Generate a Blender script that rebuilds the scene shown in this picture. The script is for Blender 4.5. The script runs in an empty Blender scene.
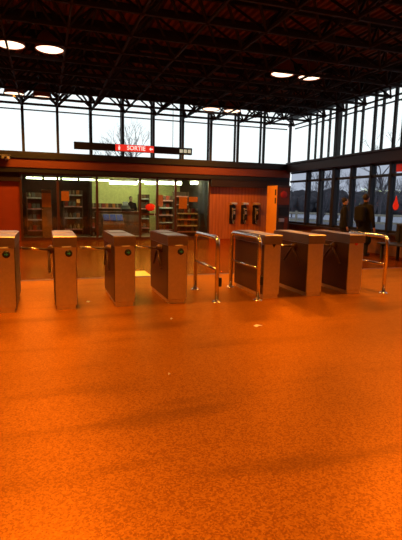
import bpy, bmesh, math, random
from mathutils import Vector, Matrix
random.seed(7)
C = bpy.context.scene
COL = C.collection

# ------------------------------------------------------------------ camera
CAM_H = 1.52
yaw, pitch, roll = map(math.radians, (18.8, 8.5, 1.1))
fwd = Vector((math.sin(yaw)*math.cos(pitch), math.cos(yaw)*math.cos(pitch), -math.sin(pitch)))
rt = Vector((math.cos(yaw), -math.sin(yaw), 0)); up = rt.cross(fwd)
R_ = rt*math.cos(roll) + up*math.sin(roll); U_ = -rt*math.sin(roll) + up*math.cos(roll)
cd = bpy.data.cameras.new('camera'); cam = bpy.data.objects.new('camera', cd); COL.objects.link(cam)
cam.matrix_world = Matrix(((R_.x, U_.x, -fwd.x, 0), (R_.y, U_.y, -fwd.y, 0), (R_.z, U_.z, -fwd.z, CAM_H), (0, 0, 0, 1)))
cd.sensor_fit = 'VERTICAL'; cd.sensor_height = 24; cd.lens = 24*458/540; cd.clip_start = .05; cd.clip_end = 600
C.camera = cam

# ------------------------------------------------------------------ world, exposure
w = bpy.data.worlds.new('overcast'); C.world = w; w.use_nodes = True
bg = w.node_tree.nodes['Background']; bg.inputs[0].default_value = (.93, .985, 1, 1); bg.inputs[1].default_value = 1.3
C.view_settings.view_transform = 'Standard'; C.view_settings.look = 'None'
C.view_settings.exposure = 0.0; C.view_settings.gamma = 1; C.view_settings.use_curve_mapping = False
LAMP_COL = (1, .36, .035); LAMP_W = 720.0
TUBE_COL = (.92, 1, .62); TUBE_W = 20.0

# ------------------------------------------------------------------ materials
def nt(name):
    m = bpy.data.materials.new(name); m.use_nodes = True
    return m, m.node_tree, m.node_tree.nodes['Principled BSDF']
def mat(name, col, rough=.6, metal=0., spec=.4, var=.18, scale=9., bump=0., coat=0.):
    """base colour broken up by a soft noise of its own"""
    m, t, b = nt(name)
    tc = t.nodes.new('ShaderNodeTexCoord'); n = t.nodes.new('ShaderNodeTexNoise')
    n.inputs['Scale'].default_value = scale; n.inputs['Detail'].default_value = 4
    t.links.new(tc.outputs['Object'], n.inputs['Vector'])
    r = t.nodes.new('ShaderNodeValToRGB'); r.color_ramp.elements[0].position = .3; r.color_ramp.elements[1].position = .7
    r.color_ramp.elements[0].color = tuple(c*(1-var) for c in col)+(1,); r.color_ramp.elements[1].color = tuple(min(1, c*(1+var)) for c in col)+(1,)
    t.links.new(n.outputs['Fac'], r.inputs['Fac']); t.links.new(r.outputs['Color'], b.inputs['Base Color'])
    b.inputs['Roughness'].default_value = rough; b.inputs['Metallic'].default_value = metal
    b.inputs['Specular IOR Level'].default_value = spec; b.inputs['Coat Weight'].default_value = coat
    if bump:
        bp = t.nodes.new('ShaderNodeBump'); bp.inputs['Strength'].default_value = bump; bp.inputs['Distance'].default_value = .01
        t.links.new(n.outputs['Fac'], bp.inputs['Height']); t.links.new(bp.outputs['Normal'], b.inputs['Normal'])
    return m
def emis(name, col, s):
    m, t, b = nt(name); b.inputs['Base Color'].default_value = col+(1,); b.inputs['Emission Color'].default_value = col+(1,)
    b.inputs['Emission Strength'].default_value = s; return m
def glass(name, tint, gl=.06):
    m = bpy.data.materials.new(name); m.use_nodes = True; t = m.node_tree; t.nodes.clear()
    o = t.nodes.new('ShaderNodeOutputMaterial'); mx = t.nodes.new('ShaderNodeMixShader'); tr = t.nodes.new('ShaderNodeBsdfTransparent'); g = t.nodes.new('ShaderNodeBsdfGlossy')
    tr.inputs[0].default_value = tint+(1,); g.inputs['Roughness'].default_value = .05; mx.inputs[0].default_value = gl
    t.links.new(tr.outputs[0], mx.inputs[1]); t.links.new(g.outputs[0], mx.inputs[2]); t.links.new(mx.outputs[0], o.inputs[0]); return m
def floor_mat(name, base, dark, light, rough, speck=62., bricks=False, polish=1.5):
    m, t, b = nt(name); N = t.nodes.new; L = t.links.new
    tc = N('ShaderNodeTexCoord')
    v = N('ShaderNodeTexVoronoi'); v.inputs['Scale'].default_value = speck; L(tc.outputs['Object'], v.inputs['Vector'])
    sp = N('ShaderNodeSeparateColor'); L(v.outputs['Color'], sp.inputs[0])
    r = N('ShaderNodeValToRGB'); e = r.color_ramp.elements; e[0].position = .12; e[0].color = dark+(1,); e[1].position = .95; e[1].color = light+(1,)
    k = e.new(.5); k.color = base+(1,); L(sp.outputs[0], r.inputs['Fac'])
    n = N('ShaderNodeTexNoise'); n.inputs['Scale'].default_value = .55; n.inputs['Detail'].default_value = 5; L(tc.outputs['Object'], n.inputs['Vector'])
    rr = N('ShaderNodeMapRange'); rr.inputs[1].default_value = .3; rr.inputs[2].default_value = .7; rr.inputs[3].default_value = .72; rr.inputs[4].default_value = 1.1; L(n.outputs['Fac'], rr.inputs[0])
    mx = N('ShaderNodeVectorMath'); mx.operation = 'SCALE'; L(r.outputs['Color'], mx.inputs[0]); L(rr.outputs[0], mx.inputs['Scale'])
    out = mx.outputs[0]
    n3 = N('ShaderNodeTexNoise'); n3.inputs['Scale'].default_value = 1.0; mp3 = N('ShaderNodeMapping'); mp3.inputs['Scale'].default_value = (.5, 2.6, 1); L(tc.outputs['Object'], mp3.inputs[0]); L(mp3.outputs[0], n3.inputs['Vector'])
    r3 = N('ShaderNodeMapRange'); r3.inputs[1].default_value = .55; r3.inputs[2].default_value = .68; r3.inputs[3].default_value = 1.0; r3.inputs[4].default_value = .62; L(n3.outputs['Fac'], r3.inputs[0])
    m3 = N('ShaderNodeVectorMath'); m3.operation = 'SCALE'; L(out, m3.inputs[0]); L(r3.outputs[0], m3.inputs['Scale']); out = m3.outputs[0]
    if bricks:
        bk = N('ShaderNodeTexBrick'); bk.inputs['Scale'].default_value = 3.2; bk.inputs['Color1'].default_value = (1, 1, 1, 1); bk.inputs['Color2'].default_value = (.8, .8, .8, 1)
        bk.inputs['Mortar'].default_value = (.6, .6, .6, 1); bk.inputs['Mortar Size'].default_value = .03; L(tc.outputs['Object'], bk.inputs['Vector'])
        m2 = N('ShaderNodeVectorMath'); m2.operation = 'MULTIPLY'; L(out, m2.inputs[0]); L(bk.outputs['Color'], m2.inputs[1]); out = m2.outputs[0]
    L(out, b.inputs['Base Color'])
    rg = N('ShaderNodeMapRange'); rg.inputs[3].default_value = rough-.06; rg.inputs[4].default_value = rough+.1; L(n.outputs['Fac'], rg.inputs[0]); L(rg.outputs[0], b.inputs['Roughness'])
    bp = N('ShaderNodeBump'); bp.inputs['Strength'].default_value = .25; bp.inputs['Distance'].default_value = .003; L(sp.outputs[0], bp.inputs['Height']); L(bp.outputs['Normal'], b.inputs['Normal'])
    df = N('ShaderNodeBsdfDiffuse'); L(out, df.inputs['Color']); L(bp.outputs['Normal'], df.inputs['Normal'])
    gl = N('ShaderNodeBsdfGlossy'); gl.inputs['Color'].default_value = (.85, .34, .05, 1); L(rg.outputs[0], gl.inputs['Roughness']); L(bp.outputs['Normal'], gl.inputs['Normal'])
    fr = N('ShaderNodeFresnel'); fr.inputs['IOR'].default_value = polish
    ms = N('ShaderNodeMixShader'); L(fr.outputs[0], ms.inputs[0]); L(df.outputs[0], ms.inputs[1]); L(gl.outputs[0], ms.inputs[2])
    L(ms.outputs[0], t.nodes['Material Output'].inputs['Surface'])
    return m
def boards_mat(name, a, b_, pitch, axis=0, rough=.45):
    """vertical boards as a wave along one axis"""
    m, t, b = nt(name); N = t.nodes.new; L = t.links.new
    tc = N('ShaderNodeTexCoord'); mp = N('ShaderNodeMapping'); L(tc.outputs['Object'], mp.inputs[0])
    mp.inputs['Scale'].default_value = (1/pitch, .4, .4) if axis == 0 else (.4, 1/pitch, .4)
    sx = N('ShaderNodeSeparateXYZ'); L(mp.outputs[0], sx.inputs[0])
    fr = N('ShaderNodeMath'); fr.operation = 'FRACT'; L(sx.outputs[axis], fr.inputs[0])
    r = N('ShaderNodeValToRGB'); e = r.color_ramp.elements; e[0].position = 0; e[0].color = (a[0]*.25, a[1]*.25, a[2]*.25, 1); e[1].position = 1; e[1].color = b_+(1,)
    k = e.new(.08); k.color = a+(1,); L(fr.outputs[0], r.inputs['Fac'])
    n = N('ShaderNodeTexNoise'); n.inputs['Scale'].default_value = 3; mp2 = N('ShaderNodeMapping'); mp2.inputs['Scale'].default_value = (6, 6, .5); L(tc.outputs['Object'], mp2.inputs[0]); L(mp2.outputs[0], n.inputs['Vector'])
    rr = N('ShaderNodeMapRange'); rr.inputs[3].default_value = .6; rr.inputs[4].default_value = 1.3; L(n.outputs['Fac'], rr.inputs[0])
    mx = N('ShaderNodeVectorMath'); mx.operation = 'SCALE'; L(r.outputs['Color'], mx.inputs[0]); L(rr.outputs[0], mx.inputs['Scale']); L(mx.outputs[0], b.inputs['Base Color'])
    b.inputs['Roughness'].default_value = rough; return m

M = {}
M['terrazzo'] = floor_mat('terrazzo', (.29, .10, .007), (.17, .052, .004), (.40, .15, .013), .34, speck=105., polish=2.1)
M['pavers'] = floor_mat('brick_pavers', (.16, .037, .004), (.13, .03, .003), (.21, .052, .006), .22, speck=14, bricks=True, polish=1.33)
M['steel'] = mat('brushed_steel', (.62, .55, .50), .34, .9, var=.06, scale=30)
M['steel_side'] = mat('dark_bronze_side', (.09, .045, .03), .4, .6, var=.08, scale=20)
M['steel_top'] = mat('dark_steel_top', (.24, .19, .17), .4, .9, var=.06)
M['tube'] = mat('polished_tube_steel', (.72, .66, .6), .2, 1., var=.05)
M['frame'] = mat('dark_painted_steel', (.012, .010, .011), .55, .1, var=.2)
M['truss'] = mat('black_painted_truss', (.007, .005, .005), .8, 0, var=.2)
M['deck'] = mat('dark_red_roof_deck', (.14, .042, .02), .8, 0, var=.25, scale=2)
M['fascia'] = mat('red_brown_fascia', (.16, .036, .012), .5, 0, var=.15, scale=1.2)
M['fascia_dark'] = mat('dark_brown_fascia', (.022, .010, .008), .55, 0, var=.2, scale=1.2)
M['redwood'] = boards_mat('red_brown_boards', (.50, .17, .05), (.40, .12, .035), .145)
M['redtile'] = mat('red_orange_wall_tile', (.32, .055, .012), .4, 0, var=.12, scale=2)
M['brick'] = mat('brown_brick', (.16, .07, .04), .8, 0, var=.25, scale=5)
M['black'] = mat('black_plastic', (.012, .012, .013), .35)
M['black_cloth'] = mat('black_cloth', (.004, .004, .005), .95)
M['dark_cloth'] = mat('dark_grey_cloth', (.008, .007, .008), .95)
M['skin'] = mat('skin', (.45, .26, .18), .6)
M['hair'] = mat('dark_hair', (.02, .014, .01), .7)
M['green'] = emis('green_arrow', (.03, .28, .10), .06)
M['redmark'] = mat('red_mark', (.5, .03, .02), .5)
M['label'] = mat('pale_label', (.72, .68, .62), .5)
M['grey'] = mat('grey_plastic', (.3, .3, .3), .5)
M['silver'] = mat('silver_plate', (.7, .66, .62), .3, .7)
M['lamp_glow'] = emis('lamp_glow', (1, .70, .48), 2.6)
M['lamp_shell'] = mat('lamp_shell', (.22, .07, .03), .5, .2)
M['tube_glow'] = emis('tube_glow', TUBE_COL, TUBE_W)
M['sign_black'] = mat('sign_black', (.014, .012, .012), .4)
M['sign_red'] = emis('sign_red', (.85, .035, .02), .75)
M['sign_white'] = emis('sign_white', (1, .82, .72), .95)
M['sign_pic'] = emis('sign_pictogram', (.75, .85, .62), .45)
M['clear'] = glass('clear_glass', (.96, .98, .98), .04)
M['tint'] = glass('grey_tinted_glass', (.58, .60, .66), .012)
M['shopglass'] = glass('shop_glass', (.85, .88, .84), .07)
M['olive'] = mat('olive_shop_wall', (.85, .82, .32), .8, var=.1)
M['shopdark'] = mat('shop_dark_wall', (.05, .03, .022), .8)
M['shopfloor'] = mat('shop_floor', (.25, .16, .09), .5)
M['shelf'] = mat('brown_shelving', (.17, .09, .05), .6)
M['counter'] = mat('counter_board', (.24, .13, .07), .5)
M['blue'] = mat('blue_print', (.03, .05, .42), .6)
M['orange'] = mat('orange_poster', (.85, .27, .04), .6, var=.08)
M['pink'] = mat('pink_paper', (.75, .35, .3), .6)
M['machine_lit_side'] = mat('orange_lamplight', (.95, .42, .06), .4, var=.05, scale=2)  # machine flank: the nearby lamp's orange light put into the base colour
M['machine'] = mat('dark_cabinet', (.05, .03, .028), .4)
M['snow'] = mat('trodden_snow', (.52, .55, .6), .9, var=.12, scale=.3)
M['asphalt'] = mat('wet_asphalt', (.13, .135, .15), .6, var=.2, scale=.4)
M['bark'] = mat('grey_bark', (.12, .11, .12), .9)
M['hedge'] = mat('winter_scrub', (.07, .068, .075), .95, var=.3, scale=1.5)
M['rail_pale'] = mat('pale_fence_rail', (.42, .38, .28), .8)
M['yellow'] = mat('plain_yellow', (1, .95, .05), .5, var=.03)
M['paper'] = mat('white_paper', (.9, .85, .75), .7)
M['bench'] = mat('dark_bench_steel', (.02, .018, .018), .5)
M['joint'] = mat('dark_floor_joint', (.16, .06, .02), .6)
M['redsticker'] = mat('red_sticker', (.9, .04, .02), .5, var=.05)

# ------------------------------------------------------------------ mesh builder
class MB:
    def __init__(s): s.v = []; s.f = []; s.sm = []; s.mi = []
    def add(s, vs, fs, smooth=False, mi=0):
        o = len(s.v); s.v += [tuple(v) for v in vs]
        for f in fs: s.f.append([i+o for i in f]); s.sm.append(smooth); s.mi.append(mi)
    def box(s, x0, x1, y0, y1, z0, z1, bev=0, mi=0):
        if bev:
            b = min(bev, (x1-x0)*.45, (y1-y0)*.45, (z1-z0)*.45)
            bm = bmesh.new(); bmesh.ops.create_cube(bm, size=1)
            for v in bm.verts: v.co = Vector(((x0+x1)/2+v.co.x*(x1-x0), (y0+y1)/2+v.co.y*(y1-y0), (z0+z1)/2+v.co.z*(z1-z0)))
            bmesh.ops.bevel(bm, geom=bm.edges[:], offset=b, segments=2, affect='EDGES', profile=.5)
            bm.verts.index_update(); s.add([v.co[:] for v in bm.verts], [[v.index for v in f.verts] for f in bm.faces], False, mi); bm.free(); return
        vs = [(x, y, z) for z in (z0, z1) for y in (y0, y1) for x in (x0, x1)]
        s.add(vs, [(0, 2, 3, 1), (4, 5, 7, 6), (0, 1, 5, 4), (2, 6, 7, 3), (0, 4, 6, 2), (1, 3, 7, 5)], False, mi)
    def tube(s, pts, r, n=8, cap=True, smooth=True, r2=None):
        pts = [Vector(p) for p in pts]; k = len(pts); rings = []
        prev = None
        for i, p in enumerate(pts):
            d = (pts[min(i+1, k-1)]-pts[max(i-1, 0)]).normalized()
            if prev is None:
                a = d.orthogonal().normalized()
            else:
                a = (prev - d*prev.dot(d)).normalized()
            prev = a; b = d.cross(a); rr = r if r2 is None else r+(r2-r)*i/(k-1)
            rings.append([p+(a*math.cos(2*math.pi*j/n)+b*math.sin(2*math.pi*j/n))*rr for j in range(n)])
        vs = [v for q in rings for v in q]; fs = []
        for i in range(k-1):
            for j in range(n): fs.append((i*n+j, i*n+(j+1) % n, (i+1)*n+(j+1) % n, (i+1)*n+j))
        s.add(vs, fs, smooth)
        if cap: s.add(rings[0], [list(range(n))[::-1]]); s.add(rings[-1], [list(range(n))])
    def bar(s, a, b, w, h=None):
        """square section bar"""
        h = h or w; a = Vector(a); b = Vector(b); d = (b-a).normalized()
        u = Vector((0, 0, 1)) if abs(d.z) < .95 else Vector((1, 0, 0))
        x = d.cross(u).normalized()*w/2; y = d.cross(x).normalized()*h/2
        vs = [p+q for p in (a, b) for q in (-x-y, x-y, x+y, -x+y)]
        s.add(vs, [(3, 2, 1, 0), (4, 5, 6, 7), (0, 1, 5, 4), (1, 2, 6, 5), (2, 3, 7, 6), (3, 0, 4, 7)])
    def lathe(s, prof, c=(0, 0, 0), n=24, axis='z', smooth=True):
        vs = []
        for r, h in prof:
            for j in range(n):
                a = 2*math.pi*j/n; x, y = r*math.cos(a), r*math.sin(a)
                vs.append({'z': (c[0]+x, c[1]+y, c[2]+h), 'y': (c[0]+x, c[1]+h, c[2]+y), 'x': (c[0]+h, c[1]+x, c[2]+y)}[axis])
        fs = [(i*n+j, i*n+(j+1) % n, (i+1)*n+(j+1) % n, (i+1)*n+j) for i in range(len(prof)-1) for j in range(n)]
        s.add(vs, fs, smooth)
    def prism(s, poly, y0, y1, plane='xz', mi=0):
        n = len(poly); f = {'xz': lambda p, t: (p[0], t, p[1]), 'yz': lambda p, t: (t, p[0], p[1]), 'xy': lambda p, t: (p[0], p[1], t)}[plane]
        vs = [f(p, y0) for p in poly]+[f(p, y1) for p in poly]
        s.add(vs, [list(range(n))[::-1], [n+i for i in range(n)]]+[(i, (i+1) % n, n+(i+1) % n, n+i) for i in range(n)], False, mi)
    def ball(s, c, rx, ry, rz, n=12):
        prof = [(math.sin(math.pi*i/(n//2+2)), -math.cos(math.pi*i/(n//2+2))) for i in range(n//2+3)]
        o = len(s.v); s.lathe(prof, n=n)
        for i in range(o, len(s.v)): v = s.v[i]; s.v[i] = (c[0]+v[0]*rx, c[1]+v[1]*ry, c[2]+v[2]*rz)
    def build(s, name, m, parent=None, fixn=True):
        me = bpy.data.meshes.new(name); me.from_pydata([tuple(v) for v in s.v], [], s.f)
        for i, p in enumerate(me.polygons): p.use_smooth = s.sm[i]; p.material_index = s.mi[i]
        for q in (m if isinstance(m, (list, tuple)) else [m]): me.materials.append(M[q])
        if fixn:
            bm = bmesh.new(); bm.from_mesh(me); bmesh.ops.remove_doubles(bm, verts=bm.verts, dist=1e-6); bmesh.ops.recalc_face_normals(bm, faces=bm.faces); bm.to_mesh(me); bm.free()
        o = bpy.data.objects.new(name, me); COL.objects.link(o)
        if parent: o.parent = parent
        return o
def box(name, m, x0, x1, y0, y1, z0, z1, parent=None, bev=0):
    b = MB(); b.box(x0, x1, y0, y1, z0, z1, bev); return b.build(name, m, parent)
def tag(o, label=None, cat=None, group=None, kind=None):
    if label: o['label'] = label
    if cat: o['category'] = cat
    if group: o['group'] = group
    if kind: o['kind'] = kind
    return o
def empty(name, loc=(0, 0, 0), rz=0, **k):
    o = bpy.data.objects.new(name, None); COL.objects.link(o); o.location = loc; o.rotation_euler.z = rz; o.empty_display_size = .1
    return tag(o, **k)
def struct(o, label=None): o['kind'] = 'structure'; return tag(o, label)
def copy_tree(o, parent=None):
    c = o.copy(); COL.objects.link(c)
    if parent: c.parent = parent
    for ch in [x for x in bpy.data.objects if x.parent == o]: copy_tree(ch, c)
    return c
def text(name, body, size, m, loc, parent, depth=.004):
    cu = bpy.data.curves.new(name, 'FONT'); cu.body = body; cu.size = size; cu.extrude = depth; cu.align_x = 'CENTER'; cu.align_y = 'CENTER'
    cu.offset = .003; o = bpy.data.objects.new(name, cu); cu.materials.append(M[m]); COL.objects.link(o)
    bpy.context.view_layer.update(); me = bpy.data.meshes.new_from_object(o.evaluated_get(bpy.context.evaluated_depsgraph_get()))
    bpy.data.objects.remove(o); o = bpy.data.objects.new(name, me); COL.objects.link(o); o.parent = parent
    if not me.materials: me.materials.append(M[m])
    o.location = loc; o.rotation_euler = (math.pi/2, 0, 0); return o

# ------------------------------------------------------------------ the shell
XL, XR, YB, YF, ZD = -9.0, 9.9, 17.8, -6.0, 5.45
YJ = 9.0                                          # where terrazzo meets pavers
b = MB()
b.box(XL-.3, XR+.35, YF-.3, YJ, -.2, 0, mi=0); b.box(XL-.3, XR+.35, YJ, 18.15, -.2, 0, mi=1)
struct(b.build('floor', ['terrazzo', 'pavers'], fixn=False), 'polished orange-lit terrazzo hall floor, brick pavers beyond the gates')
struct(box('trim_1', 'joint', XL, XR, YJ-.05, YJ+.05, 0, .004), 'dark joint strip across the floor behind the gates')
# corrugated roof deck, flutes along the depth, open at the far end
b = MB(); x = XL-.3; pr = []
while x < XR+.5:
    pr += [(x, ZD), (x+.07, ZD), (x+.085, ZD+.085), (x+.155, ZD+.085)]; x += .17
n = len(pr); vs = [(p[0], YF-.3, p[1]) for p in pr]+[(p[0], YB+.35, p[1]) for p in pr]
b.add(vs, [(i, i+1, n+i+1, n+i) for i in range(n-1)])
struct(b.build('ceiling', 'deck', fixn=False), 'dark red corrugated metal roof deck')
# space frame
MOD = 1.165; X0 = -.655; BX = [X0+MOD*k for k in range(-7, 9)]+[9.75]; BY = [17.2-1.12*k for k in range(0, 15)]; ZB, ZT = 4.68, 5.36
b = MB()
for y in BY: b.bar((BX[0], y, ZB), (BX[-1], y, ZB), .06, .07)
for x in BX: b.bar((x, BY[0]+.45, ZB), (x, BY[-1], ZB), .04, .05)
struct(b.build('trim_2', 'truss'), 'bottom chords of the black roof space frame')
b = MB(); TY = [y+.56 for y in BY]; TX = [x+MOD/2 for x in BX[:-1]]; TX = [min(t, 9.7) for t in TX]
for y in TY: b.bar((BX[0], y, ZT), (XR, y, ZT), .07, .16)
for x in TX: b.bar((x, TY[0], ZT-.03), (x, TY[-1], ZT-.03), .04, .05)
struct(b.build('trim_3', 'truss'), 'top chords of the black roof space frame')
b = MB()
for i, x in enumerate(BX):
    for j, y in enumerate(BY):
        for xx in (x-MOD/2, x+MOD/2):
            for yy in (y-.56, y+.56):
                if BX[0] < xx < 9.85 and yy > BY[-1]: b.bar((x, y, ZB), (xx, yy, ZT-.04), .048)
        b.ball((x, y, ZB), .06, .06, .06, 6)
struct(b.build('trim_4', 'truss'), 'diagonal web members and nodes of the roof space frame')

# far wall: fascia, header, walls at both sides of the shop
b = MB(); b.box(XL, XR, 17.55, 17.98, 2.58, 2.90, .015); struct(b.build('trim_5', 'fascia'), 'red-brown fascia beam running across the far wall')
b = MB(); b.box(XL, XR, 17.5, 18.05, 2.90, 3.13, .01); b.box(XL, XR, 17.58, 17.95, 2.42, 2.58); struct(b.build('trim_6', 'frame'), 'black ledge under the clerestory')
struct(box('trim_7', 'frame', XL, XR, 17.66, 18.0, 5.30, 5.45), 'black header above the clerestory')
b = MB(); b.box(XL, -.82, 17.82, 18.0, 0, 2.1, .01); b.box(XL, -.82, 17.9, 18.0, 2.1, 2.45); b.box(XL, -.82, 17.78, 17.84, 0, .12)
struct(b.build('wall_back_left', 'redtile'), 'red-orange tiled wall left of the shop')
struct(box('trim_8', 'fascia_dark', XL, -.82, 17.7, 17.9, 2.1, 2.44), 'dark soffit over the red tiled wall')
struct(box('wall_back_right', 'redwood', 6.36, XR, 17.82, 18.0, 0, 2.44), 'red-brown boarded wall behind the payphones')
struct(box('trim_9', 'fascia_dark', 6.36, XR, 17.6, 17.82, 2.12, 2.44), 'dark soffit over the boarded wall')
struct(box('wall_left', 'brick', XL-.25, XL, YF, 18, 0, 5.45)); struct(box('wall_front', 'brick', XL, XR, YF-.25, YF, 0, 5.45))

# clerestory over the far wall: one window per bay, each with its posts, transoms and pane
wn = 0
bays = [X0+MOD*k for k in range(-7, 10)]; bays = [x for x in bays if x < 9.7]+[9.85]
for k in range(len(bays)-1):
    xa, xb = bays[k], bays[k+1]; wn += 1
    b = MB(); b.box(xa-.045, xa+.045, 17.66, 17.75, 3.13, 5.30); b.box(xa-.04, xa+.04, 18.0, 18.06, 3.05, 5.30)
    b.box(xa-.015, xa+.015, 17.75, 18.0, 4.58, 4.62)
    b.box(xa+.035, xb-.035, 17.84, 17.88, 4.58, 4.62); b.box(xa+.035, xb-.035, 17.84, 17.88, 3.13, 3.17)
    o = struct(b.build('window_%d' % wn, 'frame')); box('glass', 'clear', xa+.035, xb-.035, 17.855, 17.865, 3.16, 5.31, o)
# side wall at the right: low windows, fascia, clerestory
struct(box('wall_right', 'brick', XR, XR+.22, YF, 17.98, 0, .62), 'low brown wall under the side windows')
b = MB(); b.box(XR-.22, XR+.2, YF, 17.55, 2.80, 3.12, .015); b.box(XR-.28, XR+.24, YF, 17.5, 3.12, 3.18); struct(b.build('trim_10', 'fascia_dark'), 'dark brown fascia beam over the side windows')
struct(box('trim_11', 'frame', XR-.05, XR+.2, YF, 17.8, 5.0, 5.45), 'black header over the side clerestory')
struct(box('trim_12', 'fascia_dark', XR-.16, XR+.26, YF, 17.6, .62, .68), 'dark window sill')
struct(box('trim_13', 'frame', XR-.08, XR+.1, 14.26, 14.44, 0, 5.3, bev=.01), 'thick steel column in the side wall')
struct(box('trim_14', 'frame', XR-.04, XR+.06, 17.7, 17.8, 0, 5.3, bev=.01), 'corner steel column')
ys = [17.2, 16.2, 15.3, 14.35, 13.4, 12.4, 11.5, 10.6, 9.7, 8.8, 7.9, 7.0, 6.1, 5.2, 4.3]
for k in range(len(ys)-1):
    ya, yb = ys[k+1], ys[k]; wn += 1
    if k == 0: yb = 17.6
    b = MB()
    b.box(XR-.04, XR+.03, ya-.045, ya+.045, 3.18, 5.30); b.box(XR+.27, XR+.33, ya-.04, ya+.04, 3.1, 5.30)
    b.box(XR+.03, XR+.27, ya-.015, ya+.015, 4.58, 4.62)
    b.box(XR+.1, XR+.14, ya+.03, yb-.03, 4.58, 4.62)
    o = struct(b.build('window_%d' % wn, 'frame')); box('glass', 'clear', XR+.115, XR+.125, ya+.0, yb, 3.15, 5.31, o)
    wn += 1; b = MB(); t = .045 if k not in (2,) else .07
    b.box(XR-.04, XR+.16, ya-t, ya+t, .66, 2.80); b.box(XR+.0, XR+.12, ya+t, yb-t, 2.38, 2.46); b.box(XR+.02, XR+.1, ya+t, yb-t, .68, .76); b.box(XR+.02, XR+.1, ya+t, yb-t, 2.74, 2.80)
    o = struct(b.build('window_%d' % wn, 'frame')); box('glass', 'tint', XR+.05, XR+.06, ya+t, yb-t, .74, 2.76, o)
struct(box('wall_right_near', 'brick', XR, XR+.25, YF, 4.25, .62, 5.45))

# shop front: door and window bays in a bronze frame
M['bronze'] = mat('bronze_frame', (.10, .04, .02), .4, .4)
sx = [-.8, .46, 1.87, 3.50, 4.18, 4.92, 6.34]
for k in range(len(sx)-1):
    xa, xb = sx[k], sx[k+1]; isdoor = k in (3,)
    b = MB(); b.box(xa-.04, xa+.04, 17.74, 17.86, 0, 2.42)
    b.box(xa+.04, xb-.04, 17.76, 17.84, 2.36, 2.42); b.box(xa+.04, xb-.04, 17.76, 17.84, 0, .1)
    if isdoor: b.box(xa+.04, xb-.04, 17.77, 17.83, .95, 1.02)
    if k == len(sx)-2: b.box(xb-.04, xb+.02, 17.74, 17.86, 0, 2.42)
    if isdoor: nm = 'door_1'
    else: wn += 1; nm = 'window_%d' % wn
    o = struct(b.build(nm, 'bronze')); box('glass', 'shopglass', xa+.04, xb-.04, 17.795, 17.805, .08, 2.38, o)
    if isdoor: h = MB(); h.tube([(xb-.12, 17.76, .9), (xb-.12, 17.7, .95), (xb-.12, 17.7, 1.25), (xb-.12, 17.76, 1.3)], .013); h.build('door_handle', 'silver', o)
# shop interior shell
SB = 22.3
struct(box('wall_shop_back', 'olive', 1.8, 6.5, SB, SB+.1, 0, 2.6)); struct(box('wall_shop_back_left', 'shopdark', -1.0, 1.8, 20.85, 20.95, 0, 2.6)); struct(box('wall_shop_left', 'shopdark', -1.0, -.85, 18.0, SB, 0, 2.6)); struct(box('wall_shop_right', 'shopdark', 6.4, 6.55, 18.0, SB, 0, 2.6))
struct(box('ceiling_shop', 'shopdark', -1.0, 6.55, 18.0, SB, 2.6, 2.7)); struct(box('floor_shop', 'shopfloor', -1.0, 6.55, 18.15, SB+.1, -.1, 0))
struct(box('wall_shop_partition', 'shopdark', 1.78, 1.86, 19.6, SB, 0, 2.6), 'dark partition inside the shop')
struct(box('wall_outside_back', 'brick', XL, -1.0, 18.0, 18.1, 0, 3.05))

# ------------------------------------------------------------------ hall lamps
def lamp():
    t = empty('pendant_lamp')
    b = MB(); b.lathe([(.05, .42), (.12, .40), (.24, .26), (.30, .06), (.315, 0), (.30, 0), (.285, .06), (.22, .24), (.10, .36)], n=28); b.build('lamp_shade', 'lamp_shell', t)
    b = MB(); b.lathe([(.0001, -.01), (.14, -.006), (.24, .0), (.285, .02)], n=28); b.build('lamp_lens', 'lamp_glow', t)
    ld = bpy.data.lights.new('lamp_beam', 'SPOT'); ld.energy = LAMP_W; ld.color = LAMP_COL; ld.spot_size = math.radians(142); ld.spot_blend = .7; ld.shadow_soft_size = .2
    l = bpy.data.objects.new('lamp_beam', ld); COL.objects.link(l); l.parent = t; l.location = (0, 0, -.03)
    b = MB(); b.tube([(0, 0, .38), (0, 0, .64)], .018); b.build('stem', 'frame', t)
    return t
lamps = [(-.60, 11.1, 'left ceiling lamp of the nearest pair over the left gates'), (.20, 11.1, 'right ceiling lamp of the nearest pair over the left gates'),
         (5.77, 10.85, 'left lamp of the ceiling pair over the right side of the hall'), (6.55, 10.85, 'right lamp of the ceiling pair over the right side of the hall'),
         (-.81, 16.05, 'leftmost lamp hanging before the far clerestory windows'), (.02, 16.25, 'second lamp from the left before the far clerestory windows'),
         (5.62, 15.75, 'left lamp of the glowing pair at the clerestory above the shop'), (6.42, 15.75, 'right lamp of the glowing pair at the clerestory above the shop')]
for (x, y) in ((-.6, 6.15), (.2, 6.15), (5.77, 6.15), (6.55, 6.15), (-.6, 1.2), (.2, 1.2), (5.77, 1.2), (6.55, 1.2), (-7, 11), (-6.2, 11), (-7, 6), (-6.2, 6), (-7, 1.2), (-.2, -3.7), (6.2, -3.7)):
    lamps.append((x, y, None))
L0 = lamp()
for i, (x, y, lb) in enumerate(lamps):
    o = L0 if i == 0 else copy_tree(L0); o.location = (x, y, 4.72)
    if lb: tag(o, 'round orange-white ' + lb, 'ceiling lamp', 'pairs of round ceiling lamps')
    else: tag(o, 'round ceiling lamp hanging outside the view', 'ceiling lamp', 'ceiling lamps beyond the picture')

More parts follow.
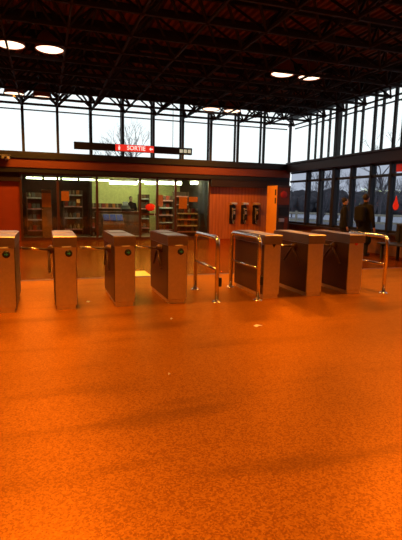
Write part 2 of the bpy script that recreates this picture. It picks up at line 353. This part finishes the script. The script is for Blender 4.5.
# ------------------------------------------------------------------ turnstile gates
GW, GD, GH = .31, 1.22, 1.02
def gate(kind):
    """kind 'entry' has a round green-arrow reader on its front, 'exit' a small mark; origin at front left foot"""
    t = empty('turnstile_cabinet')
    b = MB(); b.box(.012, GW-.012, .015, GD-.015, .06, .88, .012); b.box(.03, GW-.03, .03, GD-.03, 0, .06); b.build('cabinet_body', 'steel', t)
    b = MB()                                   # side access panels, slightly proud
    for s in (0, 1):
        x0, x1 = (.006, .014) if s == 0 else (GW-.014, GW-.006)
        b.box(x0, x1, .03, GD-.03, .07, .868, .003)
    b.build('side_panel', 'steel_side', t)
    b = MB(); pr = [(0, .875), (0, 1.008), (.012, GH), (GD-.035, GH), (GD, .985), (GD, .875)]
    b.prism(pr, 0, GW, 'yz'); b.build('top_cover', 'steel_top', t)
    b = MB(); b.prism([(.62, GH), (.64, GH+.008), (1.15, GH+.008), (1.17, GH)], .03, GW-.03, 'yz'); b.build('lid_highlight_strip', 'steel_top', t)  # raised strip added so that its front bevel catches a highlight
    if kind == 'entry':
        b = MB(); b.lathe([(.0001, -.02), (.038, -.02), (.047, -.012), (.049, .012)], (.20, 0.012, .785), 20, 'y'); r = b.build('card_reader', 'black', t)
        g = MB(); cx, cz = .20, .785; g.prism([(cx-.022, cz-.006), (cx+.002, cz-.006), (cx+.002, cz-.02), (cx+.026, cz), (cx+.002, cz+.02), (cx+.002, cz+.006), (cx-.022, cz+.006)], -.012, -.006); g.build('arrow', 'green', r)
        b = MB(); b.box(.11, .23, -.001, .014, .865, .885, .002); b.build('ticket_slot', 'label', t)
    elif kind == 'mark':
        b = MB(); cx, cz = .17, .85; b.prism([(cx-.03, cz+.025), (cx, cz-.03), (cx+.03, cz+.025)], .006, .014); b.build('direction_mark', 'black', t)
    elif kind == 'redmark':
        b = MB(); b.lathe([(.0001, .004), (.03, .004), (.032, .014)], (.14, .0, .87), 16, 'y'); b.build('direction_mark', 'redmark', t)
    return t
def arm_set(o):
    """tripod hub on the left flank: one arm across the lane, two folded down"""
    b = MB(); b.lathe([(.0001, -.075), (.04, -.07), (.06, -.03), (.065, .006)], (0, .42, .80), 16, 'x'); h = b.build('turnstile_hub', 'steel_side', o)
    c = Vector((-.055, .42, .80))
    for d in ((-.365, -.03, .03), (.0, -.24, -.28), (.0, .26, -.26)):
        a = MB(); e = c+Vector(d); a.tube([c, c+Vector(d)*.5, e], .017, 8); a.ball(e, .019, .019, .019, 8); a.build('turnstile_arm', 'tube' if d[0] < -.1 else 'steel_side', h)
gates = [(-.70, 'entry', False, 'steel ticket gate at the left edge of the picture, cut off by it'),
         (.09, 'entry', True, 'narrow steel ticket gate with green-arrow reader, second from the left'),
         (.90, 'entry', True, 'steel ticket gate with green-arrow reader, third from the left'),
         (1.68, 'entry', True, 'steel ticket gate with green-arrow reader beside the free-standing hoop rail'),
         (3.24, 'mark', False, 'steel ticket gate with hoop rail tight against its left flank'),
         (4.03, 'plain', True, 'steel ticket gate with plain front between two exit lanes'),
         (4.82, 'redmark', True, 'rightmost steel ticket gate beside the long brass-lit hoop rail')]
protos = {}
for x, kd, arm, lb in gates:
    key = (kd, arm)
    if key not in protos:
        o = gate(kd)
        if arm: arm_set(o)
        protos[key] = o
    else: o = copy_tree(protos[key])
    o.location = (x, 6.45, 0); tag(o, lb, 'turnstile', 'row of steel ticket gates')

def hoop(name, X, y0, y1, lb, r=.032, top=.985, mid=.5, latch=True):
    t = empty(name, (X, y0, 0), label=lb, cat='railing', group='steel hoop rails at the gates'); D = y1-y0; rc = .10
    pts = [(0, 0, 0), (0, 0, top-rc)]+[(0, rc-rc*math.cos(a), top-rc+rc*math.sin(a)) for a in [math.pi/2*i/6 for i in range(1, 7)]]
    pts += [(0, D-rc+rc*math.sin(a), top-rc+rc*math.cos(a)) for a in [math.pi/2*i/6 for i in range(0, 7)]]+[(0, D, 0)]
    b = MB(); b.tube(pts, r, 12); b.build('hoop_tube', 'tube', t)
    b = MB(); b.tube([(0, 0, mid), (0, D, mid)], .02, 10); b.build('middle_bar', 'tube', t)
    for y in (0, D): b = MB(); b.lathe([(.0001, .02), (.05, .02), (.068, .008), (.07, 0)], (0, y, 0), 18); b.build('floor_flange', 'tube', t)
    if latch: b = MB(); b.box(.02, .07, -.03, .03, .24, .38, .01); b.build('gate_latch', 'black', t)
    return t
hoop('hoop_rail', 2.45, 6.43, 7.5, 'free-standing steel hoop rail left of the wide lane')
hoop('hoop_rail', 3.14, 6.41, 7.55, 'steel hoop rail right of the wide lane, against a gate flank')
hoop('hoop_rail', 5.56, 6.42, 7.5, 'rightmost steel hoop rail past the last gate', latch=False)

# ------------------------------------------------------------------ hanging exit sign
SY = 13.84
t = empty('exit_sign', (2.57, SY, 3.03), label='long black hanging sign with red backlit SORTIE panel', cat='sign')
b = MB(); b.box(-1.74, 1.76, -.06, .06, -.10, .10, .006); b.build('sign_box', 'sign_black', t)
b = MB(); b.box(-.58, .56, -.066, -.058, -.095, .095, .002); p = b.build('red_panel', 'sign_red', t); p['label'] = 'red backlit panel'
text('lettering', 'SORTIE', .17, 'sign_white', (.03, -.068, .0), p)
b = MB(); b.prism([(.42, 0), (.47, .05), (.47, .018), (.53, .018), (.53, -.018), (.47, -.018), (.47, -.05)], -.072, -.066); b.build('arrow', 'sign_white', p)
b = MB(); b.ball((-.47, -.068, .04), .018, .004, .018, 8); b.prism([(-.50, .015), (-.44, .015), (-.45, -.065), (-.49, -.065)], -.072, -.066); b.build('pictogram', 'sign_white', p)
for k in range(3): b = MB(); x = 1.36+k*.13; b.box(x, x+.1, -.066, -.058, -.05, .05, .008); b.build('pictogram', 'sign_pic', t)
for x in (-.42, 1.16): b = MB(); b.tube([(x, 0, .1), (x, 0, 1.65)], .008, 6); b.build('hanging_rod', 'frame', t)

# ------------------------------------------------------------------ security camera on the fascia
t = empty('security_camera', (-1.2, 17.4, 2.86), label='small grey security camera on the fascia at far left', cat='camera')
b = MB(); b.box(-.05, .05, .1, .15, -.06, .1, .005); b.tube([(0, .12, .04), (0, 0, .05)], .015); b.build('bracket', 'grey', t)
b = MB(); b.box(-.16, .10, -.06, .05, -.02, .10, .015); b.box(-.19, .13, -.075, .065, .10, .115); b.build('housing', 'silver', t)
b = MB(); b.lathe([(.0001, 0), (.04, 0), (.045, .03)], (-.02, -.09, .04), 14, 'y'); b.build('lens', 'black', t)

# ------------------------------------------------------------------ payphones
def phone():
    t = empty('payphone')
    b = MB(); b.box(-.15, .15, -.03, 0, .62, 1.50, .01); b.build('back_panel', 'black', t)
    b = MB(); b.prism([(-.03, 1.40), (-.03, 1.52), (-.24, 1.50), (-.26, 1.44), (-.24, 1.42)], -.16, .16, 'yz'); b.build('hood', 'silver', t)
    b = MB(); b.prism([(-.03, .80), (-.03, 1.36), (-.12, 1.34), (-.17, 1.18), (-.17, .84), (-.14, .80)], -.11, .13, 'yz'); bd = b.build('phone_body', 'black', t)
    b = MB()
    for r in range(4):
        for c in range(3): b.box(.0+c*.032, .024+c*.032, -.182, -.168, 1.03+r*.032, 1.053+r*.032)
    b.build('keypad', 'silver', bd)
    b = MB(); b.box(-.01, .1, -.168, -.125, 1.2, 1.26, .004); b.build('display', 'grey', bd)
    b = MB(); b.tube([(-.07, -.2, 1.0), (-.07, -.215, 1.05), (-.07, -.215, 1.2), (-.07, -.2, 1.26)], .018, 8)
    b.ball((-.07, -.19, 1.0), .032, .03, .032, 8); b.ball((-.07, -.19, 1.26), .032, .03, .032, 8); b.build('handset', 'grey', t)
    b = MB(); b.tube([(-.07, -.18, .99), (-.075, -.2, .8), (-.04, -.2, .66), (.02, -.18, .64), (.05, -.14, .76), (.05, -.12, .82)], .007, 6); b.build('cord', 'silver', t)
    return t
P0 = phone()
for i, (x, lb) in enumerate(((7.38, 'left payphone of three on the red boarded wall, nearest the shop'), (7.90, 'middle one of three wall payphones'), (8.43, 'right payphone of three on the boarded wall, nearest the lit machine'))):
    o = P0 if i == 0 else copy_tree(P0); o.location = (x, 17.82, 0); o.scale.x = .78; tag(o, 'black '+lb, 'payphone', 'payphones on the boarded wall')

# ------------------------------------------------------------------ service machine, lamplight painted on its left flank
t = empty('service_machine', (8.66, 16.35, 0), label='tall dark machine with lamplight painted on its flank, right of the payphones', cat='machine')
b = MB(); b.box(.02, .60, 0, .85, 0, 2.2, .01); b.build('cabinet', 'machine', t)
p = box('lit_side', 'machine_lit_side', 0, .022, .0, .85, .02, 2.2, t); p['label'] = 'side face with orange lamplight in its colour'
b = MB(); b.box(-.006, .002, .06, .16, 1.82, 2.05, .001); b.box(-.006, .002, .05, .15, 1.5, 1.72); b.build('notice', 'shopdark', p)
b = MB(); b.box(.07, .55, -.02, .005, 1.45, 2.12, .005); b.build('poster_frame', 'fascia', t)
b = MB(); b.ball((.30, -.02, 1.85), .15, .02, .14, 14); b.build('round_picture', 'redmark', t)
b = MB(); b.box(.1, .52, -.03, .005, 1.02, 1.36, .008); b.build('screen', 'black', t)
b = MB(); b.box(.12, .34, -.07, .005, .78, .92, .01); b.build('tray', 'steel', t)
b = MB(); b.box(.36, .52, -.015, .005, .45, .95, .004); b.build('red_panel', 'fascia', t)

# ------------------------------------------------------------------ people
def skin_fig(name, m, caps, parent=None, vox=.018):
    b = MB()
    for c in caps:
        if not isinstance(c[1], (int, float)): b.tube([c[0], (Vector(c[0])+Vector(c[1]))/2, c[1]], c[2], 12, r2=c[3]); b.ball(c[0], c[2], c[2], c[2], 12); b.ball(c[1], c[3], c[3], c[3], 12)
        else: b.ball(*c, 16)
    o = b.build(name, m, parent, fixn=False)
    md = o.modifiers.new('join', 'REMESH'); md.mode = 'VOXEL'; md.voxel_size = vox; md.use_smooth_shade = True
    sm = o.modifiers.new('soft', 'SMOOTH'); sm.iterations = 4; return o
def person(loc, rz, lb, h=1.8, coat='black_cloth', arms='down', coat_len=.82, bag=False, wide=1.0):
    k = h/1.8; t = empty('person', loc, rz, label=lb, cat='person'); t.scale = (k, k, k)
    hand = {'down': ((-.29, -.05, .84), (.29, -.08, .84)), 'phone': ((-.27, -.05, .84), (.15, -.14, 1.56)), 'front': ((-.20, -.34, 1.06), (.20, -.34, 1.06))}[arms]
    elb = {'down': ((-.28, .03, 1.12), (.28, .02, 1.12)), 'phone': ((-.28, .03, 1.12), (.32, -.12, 1.28)), 'front': ((-.26, -.04, 1.14), (.26, -.04, 1.14))}[arms]
    body = [((0, -.01, 1.66), .077, .098, .122), ((0, -.03, 1.60), .058, .07, .07), ((0, -.105, 1.655), .014, .02, .022), ((0, 0, 1.42), (0, 0, 1.60), .058, .052), ((0, 0, 1.25), .17, .11, .22), ((0, 0, 1.0), .16, .11, .16)]
    for s in (-1, 1):
        i = 0 if s < 0 else 1; H = Vector(hand[i]); E = Vector(elb[i]); d = (H-E).normalized()
        body += [((s*.18, 0, 1.43), E, .05, .042), (E, H, .04, .027), ((s*.085, 0, .95), (s*.10, -.01, .52), .085, .055), ((s*.10, -.01, .52), (s*.11, .02, .09), .052, .035), ((s*.11, -.07, .04), .04, .12, .035)]
        body += [((s*.078, .0, 1.655), .012, .02, .03)]
        body += [(H, H+d*.07, .03, .03)]
        for f in range(4): q = H+d*.07+Vector(((f-1.5)*.004, (f-1.5)*.018, 0)); body += [(q, q+d*(.06+.012*(1 if f in (1, 2) else 0)), .010, .008)]
        body += [(H+d*.02, H+d*.06+Vector((-s*.0, -.04, 0)), .011, .009)]
    bd = skin_fig('body', 'skin', body, t, .012)
    ct = [((0, 0, 1.30), .205*wide, .14, .20), ((0, 0, 1.08), .19*wide, .14, .24), ((0, 0, (coat_len+.95)/2), .205*wide, .15, .22), ((-.17, 0, 1.43), (.17, 0, 1.43), .075, .075), ((0, 0, 1.45), (0, 0, 1.52), .085, .075)]
    for s in (-1, 1):
        i = 0 if s < 0 else 1; H = Vector(hand[i]); E = Vector(elb[i])
        ct += [((s*.19, 0, 1.42), E, .072, .06), (E, H-(H-E).normalized()*.03, .058, .045)]
        ct += [((s*.08, 0, 1.0), (s*.10*wide, 0, coat_len), .12, .12)]
    skin_fig('coat', coat, ct, t)
    tr = []
    for s in (-1, 1): tr += [((s*.085, 0, .95), (s*.10, -.01, .52), .10, .072), ((s*.10, -.01, .52), (s*.11, .02, .10), .07, .055)]
    skin_fig('trousers', 'dark_cloth', tr, t)
    for s in (-1, 1): b = MB(); b.ball((s*.11, -.05, .05), .05, .145, .05, 12); b.build('shoe', 'black', t)
    b = MB(); b.ball((0, .018, 1.70), .088, .10, .105, 16); b.build('hair', 'hair', t)
    for s in (-1, 1): b = MB(); b.ball((s*.03, -.098, 1.675), .011, .008, .009, 8); b.build('eye', 'black', bd)
    b = MB(); b.ball((0, -.092, 1.60), .024, .008, .007, 8); b.build('mouth', 'redmark', bd)
    if bag:
        b = MB(); b.box(-.17, .17, .13, .32, 1.0, 1.45, .06); b.build('backpack', 'black_cloth', t)
    return t
person((9.2, 12.7, 0), math.radians(65), 'person in dark clothes standing slim before the side windows, left of the other', 1.74, arms='down', wide=.9)
person((8.95, 11.35, 0), math.radians(105), 'person in a wide long black coat standing before the side windows', 1.84, coat_len=.45, bag=True, wide=1.15)
person((3.75, 21.2, 0), math.radians(0), 'person in dark clothes behind the shop counter', 1.7, arms='front')

# dark bench by the side windows
t = empty('bench', (9.3, 9.5, 0), label='low dark bench with high back below the side windows', cat='bench')
b = MB()
for k in range(5): b.box(-.4+k*.13, -.29+k*.13, -1.2, 1.2, .43, .47, .008)
b.build('seat', 'bench', t)
b = MB(); b.box(.24, .29, -1.2, 1.2, .5, 1.0, .01); b.build('backrest', 'bench', t)
for y in (-1.05, 1.05): b = MB(); b.box(-.36, -.30, y-.03, y+.03, 0, .43); b.box(.2, .26, y-.03, y+.03, 0, .95); b.box(-.36, .26, y-.03, y+.03, .38, .43); b.build('leg', 'bench', t)

# ------------------------------------------------------------------ shop fittings
def ftube(x, y, z, L, lb, g):
    t = empty('fluorescent_light', (x, y, z), label=lb, cat='ceiling light', group=g)
    b = MB(); b.box(0, L, -.06, .06, .05, .10, .005); b.build('housing', 'label', t)
    b = MB(); b.tube([(.02, 0, .02), (L-.02, 0, .02)], .028, 10); b.build('tube', 'tube_glow', t)
    b = MB(); b.tube([(L/2, 0, .1), (L/2, 0, 2.6-z)], .006, 5); b.build('hanger', 'frame', t)
for k in range(4): ftube(-.66+k*.66, 19.0, 2.27, .6, 'fluorescent tube in the left shop window row, %s' % ('at its left end', 'second from its left end', 'third from its left end', 'at its right end')[k], 'tubes of the left shop row')
for k in range(2): ftube(2.2+k*1.6, 21.3, 2.36, 1.3, ('left', 'right')[k]+' fluorescent tube near the olive back wall of the shop', 'tubes deep in the shop')
def panel_light(x0, x1, y, z, lb):
    t = empty('light_box', (x0, y, z), label=lb, cat='ceiling light'); L = x1-x0
    b = MB(); b.box(0, L, -.1, .1, .04, .14, .01); b.build('housing', 'label', t)
    b = MB(); b.box(.02, L-.02, -.12, .12, -.07, .045, .01); b.build('diffuser', 'tube_glow', t)
    b = MB(); b.tube([(.1, 0, .14), (.1, 0, 2.6-z)], .008, 5); b.tube([(L-.1, 0, .14), (L-.1, 0, 2.6-z)], .008, 5); b.build('hanger', 'frame', t)
panel_light(2.55, 3.72, 19.5, 2.24, 'long white shop light over the counter')
panel_light(4.05, 4.50, 19.5, 2.27, 'short greenish shop light over the glass door')
panel_light(4.62, 5.66, 19.5, 2.29, 'long white shop light right of the glass door')
panel_light(6.02, 6.34, 19.3, 2.33, 'small white shop light at the right end')

# shelf units with goods
GOODS = [('red', (.45, .06, .03)), ('cream', (.36, .27, .14)), ('orange', (.7, .22, .04)), ('brown', (.2, .09, .04)), ('grey', (.22, .21, .17))]
for n, c in GOODS: M['goods_'+n] = mat('goods_'+n, c, .6)
gproto = {}
def goods(kind, x, y, z, shelf):
    if kind not in gproto:
        b = MB(); nm = GOODS[kind][0]
        if kind % 2 == 0: b.box(-.06, .06, -.05, .05, 0, .19, .008); b.box(-.05, .05, -.052, -.049, .06, .14)
        else: b.lathe([(.0001, 0), (.05, 0), (.052, .01), (.052, .13), (.02, .17), (.02, .20), (.0001, .20)], n=12)
        o = b.build(('goods_box', 'jar')[kind % 2], 'goods_'+nm); gproto[kind] = o
    else:
        o = gproto[kind].copy(); COL.objects.link(o)
    o.location = (x, y, z); tag(o, '%s %s on %s' % (GOODS[kind][0], ('packet', 'jar')[kind % 2], shelf), ('packet', 'jar')[kind % 2], '%s %ss on %s' % (GOODS[kind][0], ('packet', 'jar')[kind % 2], shelf))
def shelf_unit(x0, x1, y, h, nsh, lb, short, fill=.8, depth=.35):
    t = empty('shelf_unit', ((x0+x1)/2, y, 0), label=lb, cat='shelf'); w = (x1-x0)/2
    b = MB(); b.box(-w, w, depth/2-.02, depth/2, 0, h); b.build('back_panel', 'shelf', t)
    for s in (-1, 1): b = MB(); b.box(min(s*w, s*(w-.03)), max(s*w, s*(w-.03)), -depth/2, depth/2-.02, 0, h); b.build('side_panel', 'shelf', t)
    for k in range(nsh):
        z = .25+k*(h-.45)/(nsh-1); b = MB(); b.box(-w+.03, w-.03, -depth/2, depth/2-.02, z-.025, z); s = b.build('shelf', 'shelf', t)
        b = MB(); b.box(-w+.03, w-.03, -depth/2-.012, -depth/2, z-.04, z+.012); b.build('price_rail', 'label' if k % 2 else 'pink', s)
        x = x0+.12
        while x < x1-.1:
            if random.random() < fill: goods(random.randrange(5), x, y-.02, z+.001, short)
            x += .16
shelf_unit(-.70, .0, 19.8, 1.75, 4, 'brown magazine shelf at the left end of the shop', 'the shelf at the left end of the shop')
shelf_unit(.75, 1.55, 20.6, 1.9, 4, 'dark shelf unit right of the left shop mullion', 'the shelf behind the second shop window')
shelf_unit(4.78, 5.45, 20.2, 1.75, 5, 'brown shelf unit just right of the shop door', 'the shelf just right of the shop door')
shelf_unit(5.6, 6.3, 20.6, 1.95, 5, 'tall shelf unit at the right end of the shop', 'the shelf at the right end of the shop')
shelf_unit(5.25, 6.2, 18.9, 1.22, 4, 'low shelf unit behind the right shop window', 'the low shelf behind the right window', .85)
shelf_unit(2.0, 3.45, 22.05, 1.35, 3, 'wide shelf unit against the olive back wall of the shop', 'the shelf against the olive wall', .9)
shelf_unit(4.15, 4.65, 21.5, 1.8, 4, 'dark shelf unit seen through the shop door behind the red sign', 'the shelf seen through the shop door')
# counter
t = empty('shop_counter', (3.0, 20.2, 0), label='brown shop counter in front of the person', cat='counter')
b = MB(); b.box(-.95, 1.0, -.3, .3, 0, .98, .01); b.build('counter_body', 'counter', t)
b = MB(); b.box(-1.0, 1.05, -.34, .34, .98, 1.03, .008); b.build('worktop', 'fascia', t)
b = MB(); b.box(-.9, .95, -.315, -.30, .1, .5, .003); b.box(-.9, .95, -.315, -.30, .56, .92, .003); b.build('front_panel', 'shelf', t)
t = empty('cash_register', (3.35, 20.2, 1.031), label='dark cash register on the shop counter', cat='cash register')
b = MB(); b.box(-.2, .2, -.2, .2, 0, .12, .01); b.prism([(-.18, .12), (.18, .12), (.18, .26)], -.18, .18, 'yz'); b.build('base', 'black', t)
b = MB(); b.box(-.12, .12, .1, .14, .26, .42, .01); b.build('display', 'grey', t)
# newspaper rack with blue papers
t = empty('newspaper_rack', (2.6, 18.9, 0), label='sloping rack of blue newspapers behind the shop window', cat='rack')
b = MB(); b.prism([(-.3, 0), (.25, 0), (.25, .95), (.2, .95), (-.3, .55)], -.42, .42, 'yz'); b.build('rack_body', 'counter', t)
for k in range(3):
    b = MB(); b.box(-.38+k*.27, -.15+k*.27, -.25, .12, 0, .03, .004); o = b.build('newspaper_bundle', 'blue', None)
    o.rotation_euler.x = math.atan2(.4, .5); o.location = (2.6, 18.9, .835-.0); tag(o, 'blue bundle of papers on the sloping rack, ' + ('left one', 'middle one', 'right one')[k], 'newspaper', 'blue newspapers on the rack')
# posters and signs on the shop glass
def card(name, m, x0, x1, y, z0, z1, lb, cat='poster'):
    b = MB(); b.box(x0, x1, y-.006, y+.006, z0, z1, .002); o = b.build(name, m); return tag(o, lb, cat)
t = card('red_sign', 'redsticker', 3.72, 4.10, 17.73, 1.12, 1.42, 'red rounded sign on the glass shop door', 'sign')
bpy.data.objects.remove(t)
b = MB(); b.lathe([(.0001, -.012), (.17, -.01), (.2, 0), (.17, .01), (.0001, .012)], n=24, axis='y')
for i, v in enumerate(b.v): b.v[i] = (v[0], v[1], v[2]*.72)
t = b.build('door_sign', 'redsticker'); t.location = (3.90, 17.725, 1.26); tag(t, 'red oval sign on the shop door', 'sign')
card('notice', 'pink', 4.2, 4.42, 17.812, 1.3, 1.75, 'pink paper notice beside the red oval sign', 'notice')
card('poster', 'orange', .58, .86, 17.812, 1.45, 1.80, 'small square orange poster in the second shop window')
card('poster', 'orange', -.10, .22, 18.4, 1.2, 1.72, 'orange poster on the column in the leftmost shop window')
box('back', 'shelf', 0, 0.001, 0, .001, 0, .001); bpy.data.objects.remove(bpy.data.objects['back'])
t = box('display_column', 'counter', -.12, .24, 18.41, 18.55, 0, 1.85, bev=.01); tag(t, 'narrow brown display column behind the leftmost shop window', 'column')
card('poster', 'orange', 5.08, 5.42, 17.812, 1.22, 1.70, 'upright orange poster in the right shop window')
card('poster', 'orange', 5.50, 5.86, 17.812, 1.50, 1.70, 'wide flat orange poster beside the upright one')
card('notice', 'paper', 1.12, 1.24, 17.812, 1.38, 1.52, 'tiny white notice in the second shop window', 'notice')
# stickers on the side windows
b = MB(); b.ball((0, 0, 0), .008, .13, .13, 14); b.prism([(-.1, .06), (.1, .06), (0, .30)], -.006, .006, 'yz'); t = b.build('sticker', 'redsticker'); t.location = (9.9, 11.2, 1.5); tag(t, 'red drop-shaped sign on the lower side window glass', 'sign')
t = box('sticker', 'redsticker', 9.9, 9.91, 11.05, 11.3, 2.5, 2.73); tag(t, 'red square sign on the upper pane of the side windows', 'sign')

# ------------------------------------------------------------------ things on the floor
t = box('floor_patch', 'yellow', 1.68, 2.08, 8.75-.0, 8.9+.05, 0, .003); bpy.data.objects.remove(t)
t = box('floor_patch', 'yellow', 1.62, 2.02, 9.08, 9.75, 0, .004); tag(t, 'yellow patch on the floor behind the third lane', 'floor sticker')  # plain yellow patch lying on the pavers
def litter(x, y, s, rz, lb):
    b = MB(); b.add([(-s, -s*.6, .002), (0, -s*.5, .012), (s, -s*.6, .003), (-s, s*.6, .004), (0, s*.6, .016), (s, s*.5, .002)], [(0, 1, 4, 3), (1, 2, 5, 4)])
    o = b.build('paper_scrap', 'paper', fixn=False); o.location = (x, y, 0.001); o.rotation_euler.z = rz
    o.modifiers.new('t', 'SOLIDIFY').thickness = .001; tag(o, lb, 'litter', 'white paper scraps on the floor')
litter(2.47, 5.01, .05, .3, 'white paper scrap on the floor in front of the wide lane')
litter(.58, 6.9, .04, 1.0, 'small white scrap between second and third gates')
litter(1.52, 5.61, .018, .5, 'tiny white scrap before the gate beside the hoop rail')
litter(1.0, 3.75, .012, .5, 'tiny pale scrap on the open floor nearest the viewer')

# ------------------------------------------------------------------ outside
struct(box('ground', 'snow', -150, 220, -60, 260, -.5, -.25)); 
b = MB(); b.box(-2, 0, -60, 200, -.25, -.235); o = b.build('road', 'asphalt'); o.location = (30, 0, 0); o.scale.x = 4; struct(o, 'wet asphalt road outside')
def tree_mesh(seed, H, spread=.5, depth=6, r0=.16):
    rnd = random.Random(seed); b = MB()
    def br(p, d, L, r, k):
        e = p+d*L; m = p+d*L*.5+Vector((rnd.uniform(-1, 1), rnd.uniform(-1, 1), 0))*L*.05
        b.tube([p, m, e], r, 5 if k > 3 else 3, cap=False, r2=r*.68)
        if k == 0: return
        for i in range(rnd.choice((2, 3)) if k < depth else 3):
            a = Vector((rnd.uniform(-1, 1), rnd.uniform(-1, 1), rnd.uniform(-.1, .6)))
            br(p+d*L*rnd.uniform(.65, 1), (d+a*spread*1.3).normalized(), L*rnd.uniform(.62, .85), r*.62, k-1)
    br(Vector((0, 0, -.25)), Vector((0, 0, 1)), H*.27, r0, depth); return b
T0 = tree_mesh(3, 11).build('bare_tree', 'bark', fixn=False)
T0.location = (8.2, 42, 0); tag(T0, 'bare tree seen through the clerestory above the hanging sign', 'tree', 'bare winter trees outside')
def tcopy(src, x, y, s, rz, lb, g='bare winter trees outside'):
    o = src.copy(); COL.objects.link(o); o.location = (x, y, 0); o.scale = (s, s, s); o.rotation_euler.z = rz; tag(o, lb, 'tree', g); return o
tcopy(T0, 5.4, 48, .8, 2, 'smaller bare tree left of the one above the sign')
T1 = tree_mesh(11, 10, .45).build('bare_tree', 'bark', fixn=False); T1.location = (30, 36, 0); tag(T1, 'tall bare tree beyond the side clerestory', 'tree', 'bare winter trees outside')
tcopy(T1, 37, 37.5, 1.05, 1.3, 'bare tree at the right side clerestory behind the tall one')
for k in range(17):
    a = math.radians(28+k*1.8); r = (50, 57, 64)[k % 3]
    tcopy((T0, T1)[k % 2], r*math.sin(a), r*math.cos(a), random.uniform(.5, .68), random.uniform(0, 6), 'bare tree in the distant row beyond the side windows', 'distant row of bare trees')
tcopy(T1, 14.2, 21.5, .36, 4.1, 'young bare tree close outside the side windows, nearer the corner')
tcopy(T0, 17.5, 21.5, .4, 2.2, 'young bare tree close outside the side windows, right of the other young one')
# low scrub behind the trees: uncountable
b = MB(); rr = random.Random(5)
for k in range(420):
    a = math.radians(rr.uniform(24, 62)); r = rr.uniform(78, 88); p = Vector((r*math.sin(a), r*math.cos(a), -.2)); b.ball((p.x, p.y, .6+rr.uniform(0, 1.6)), rr.uniform(1, 2.4), rr.uniform(1, 2), rr.uniform(.8, 2.2), 7)
o = b.build('scrub', 'hedge', fixn=False); tag(o, 'grey winter scrub on the horizon', 'scrub', None, 'stuff')
t = empty('fence', (0, 0, 0), label='long pale rail fence outside the side windows', cat='fence')
def fp(s): return Vector((13+s*.50, 34-s*.62, 0))
b = MB()
for z in (.35, .85): b.bar(fp(0)+Vector((0, 0, z)), fp(40)+Vector((0, 0, z)), .07, .14)
b.build('rail', 'rail_pale', t)
for k in range(21): b = MB(); p = fp(k*2); b.box(p.x-.06, p.x+.06, p.y-.06, p.y+.06, -.25, 1.0); b.build('post', 'rail_pale', t)
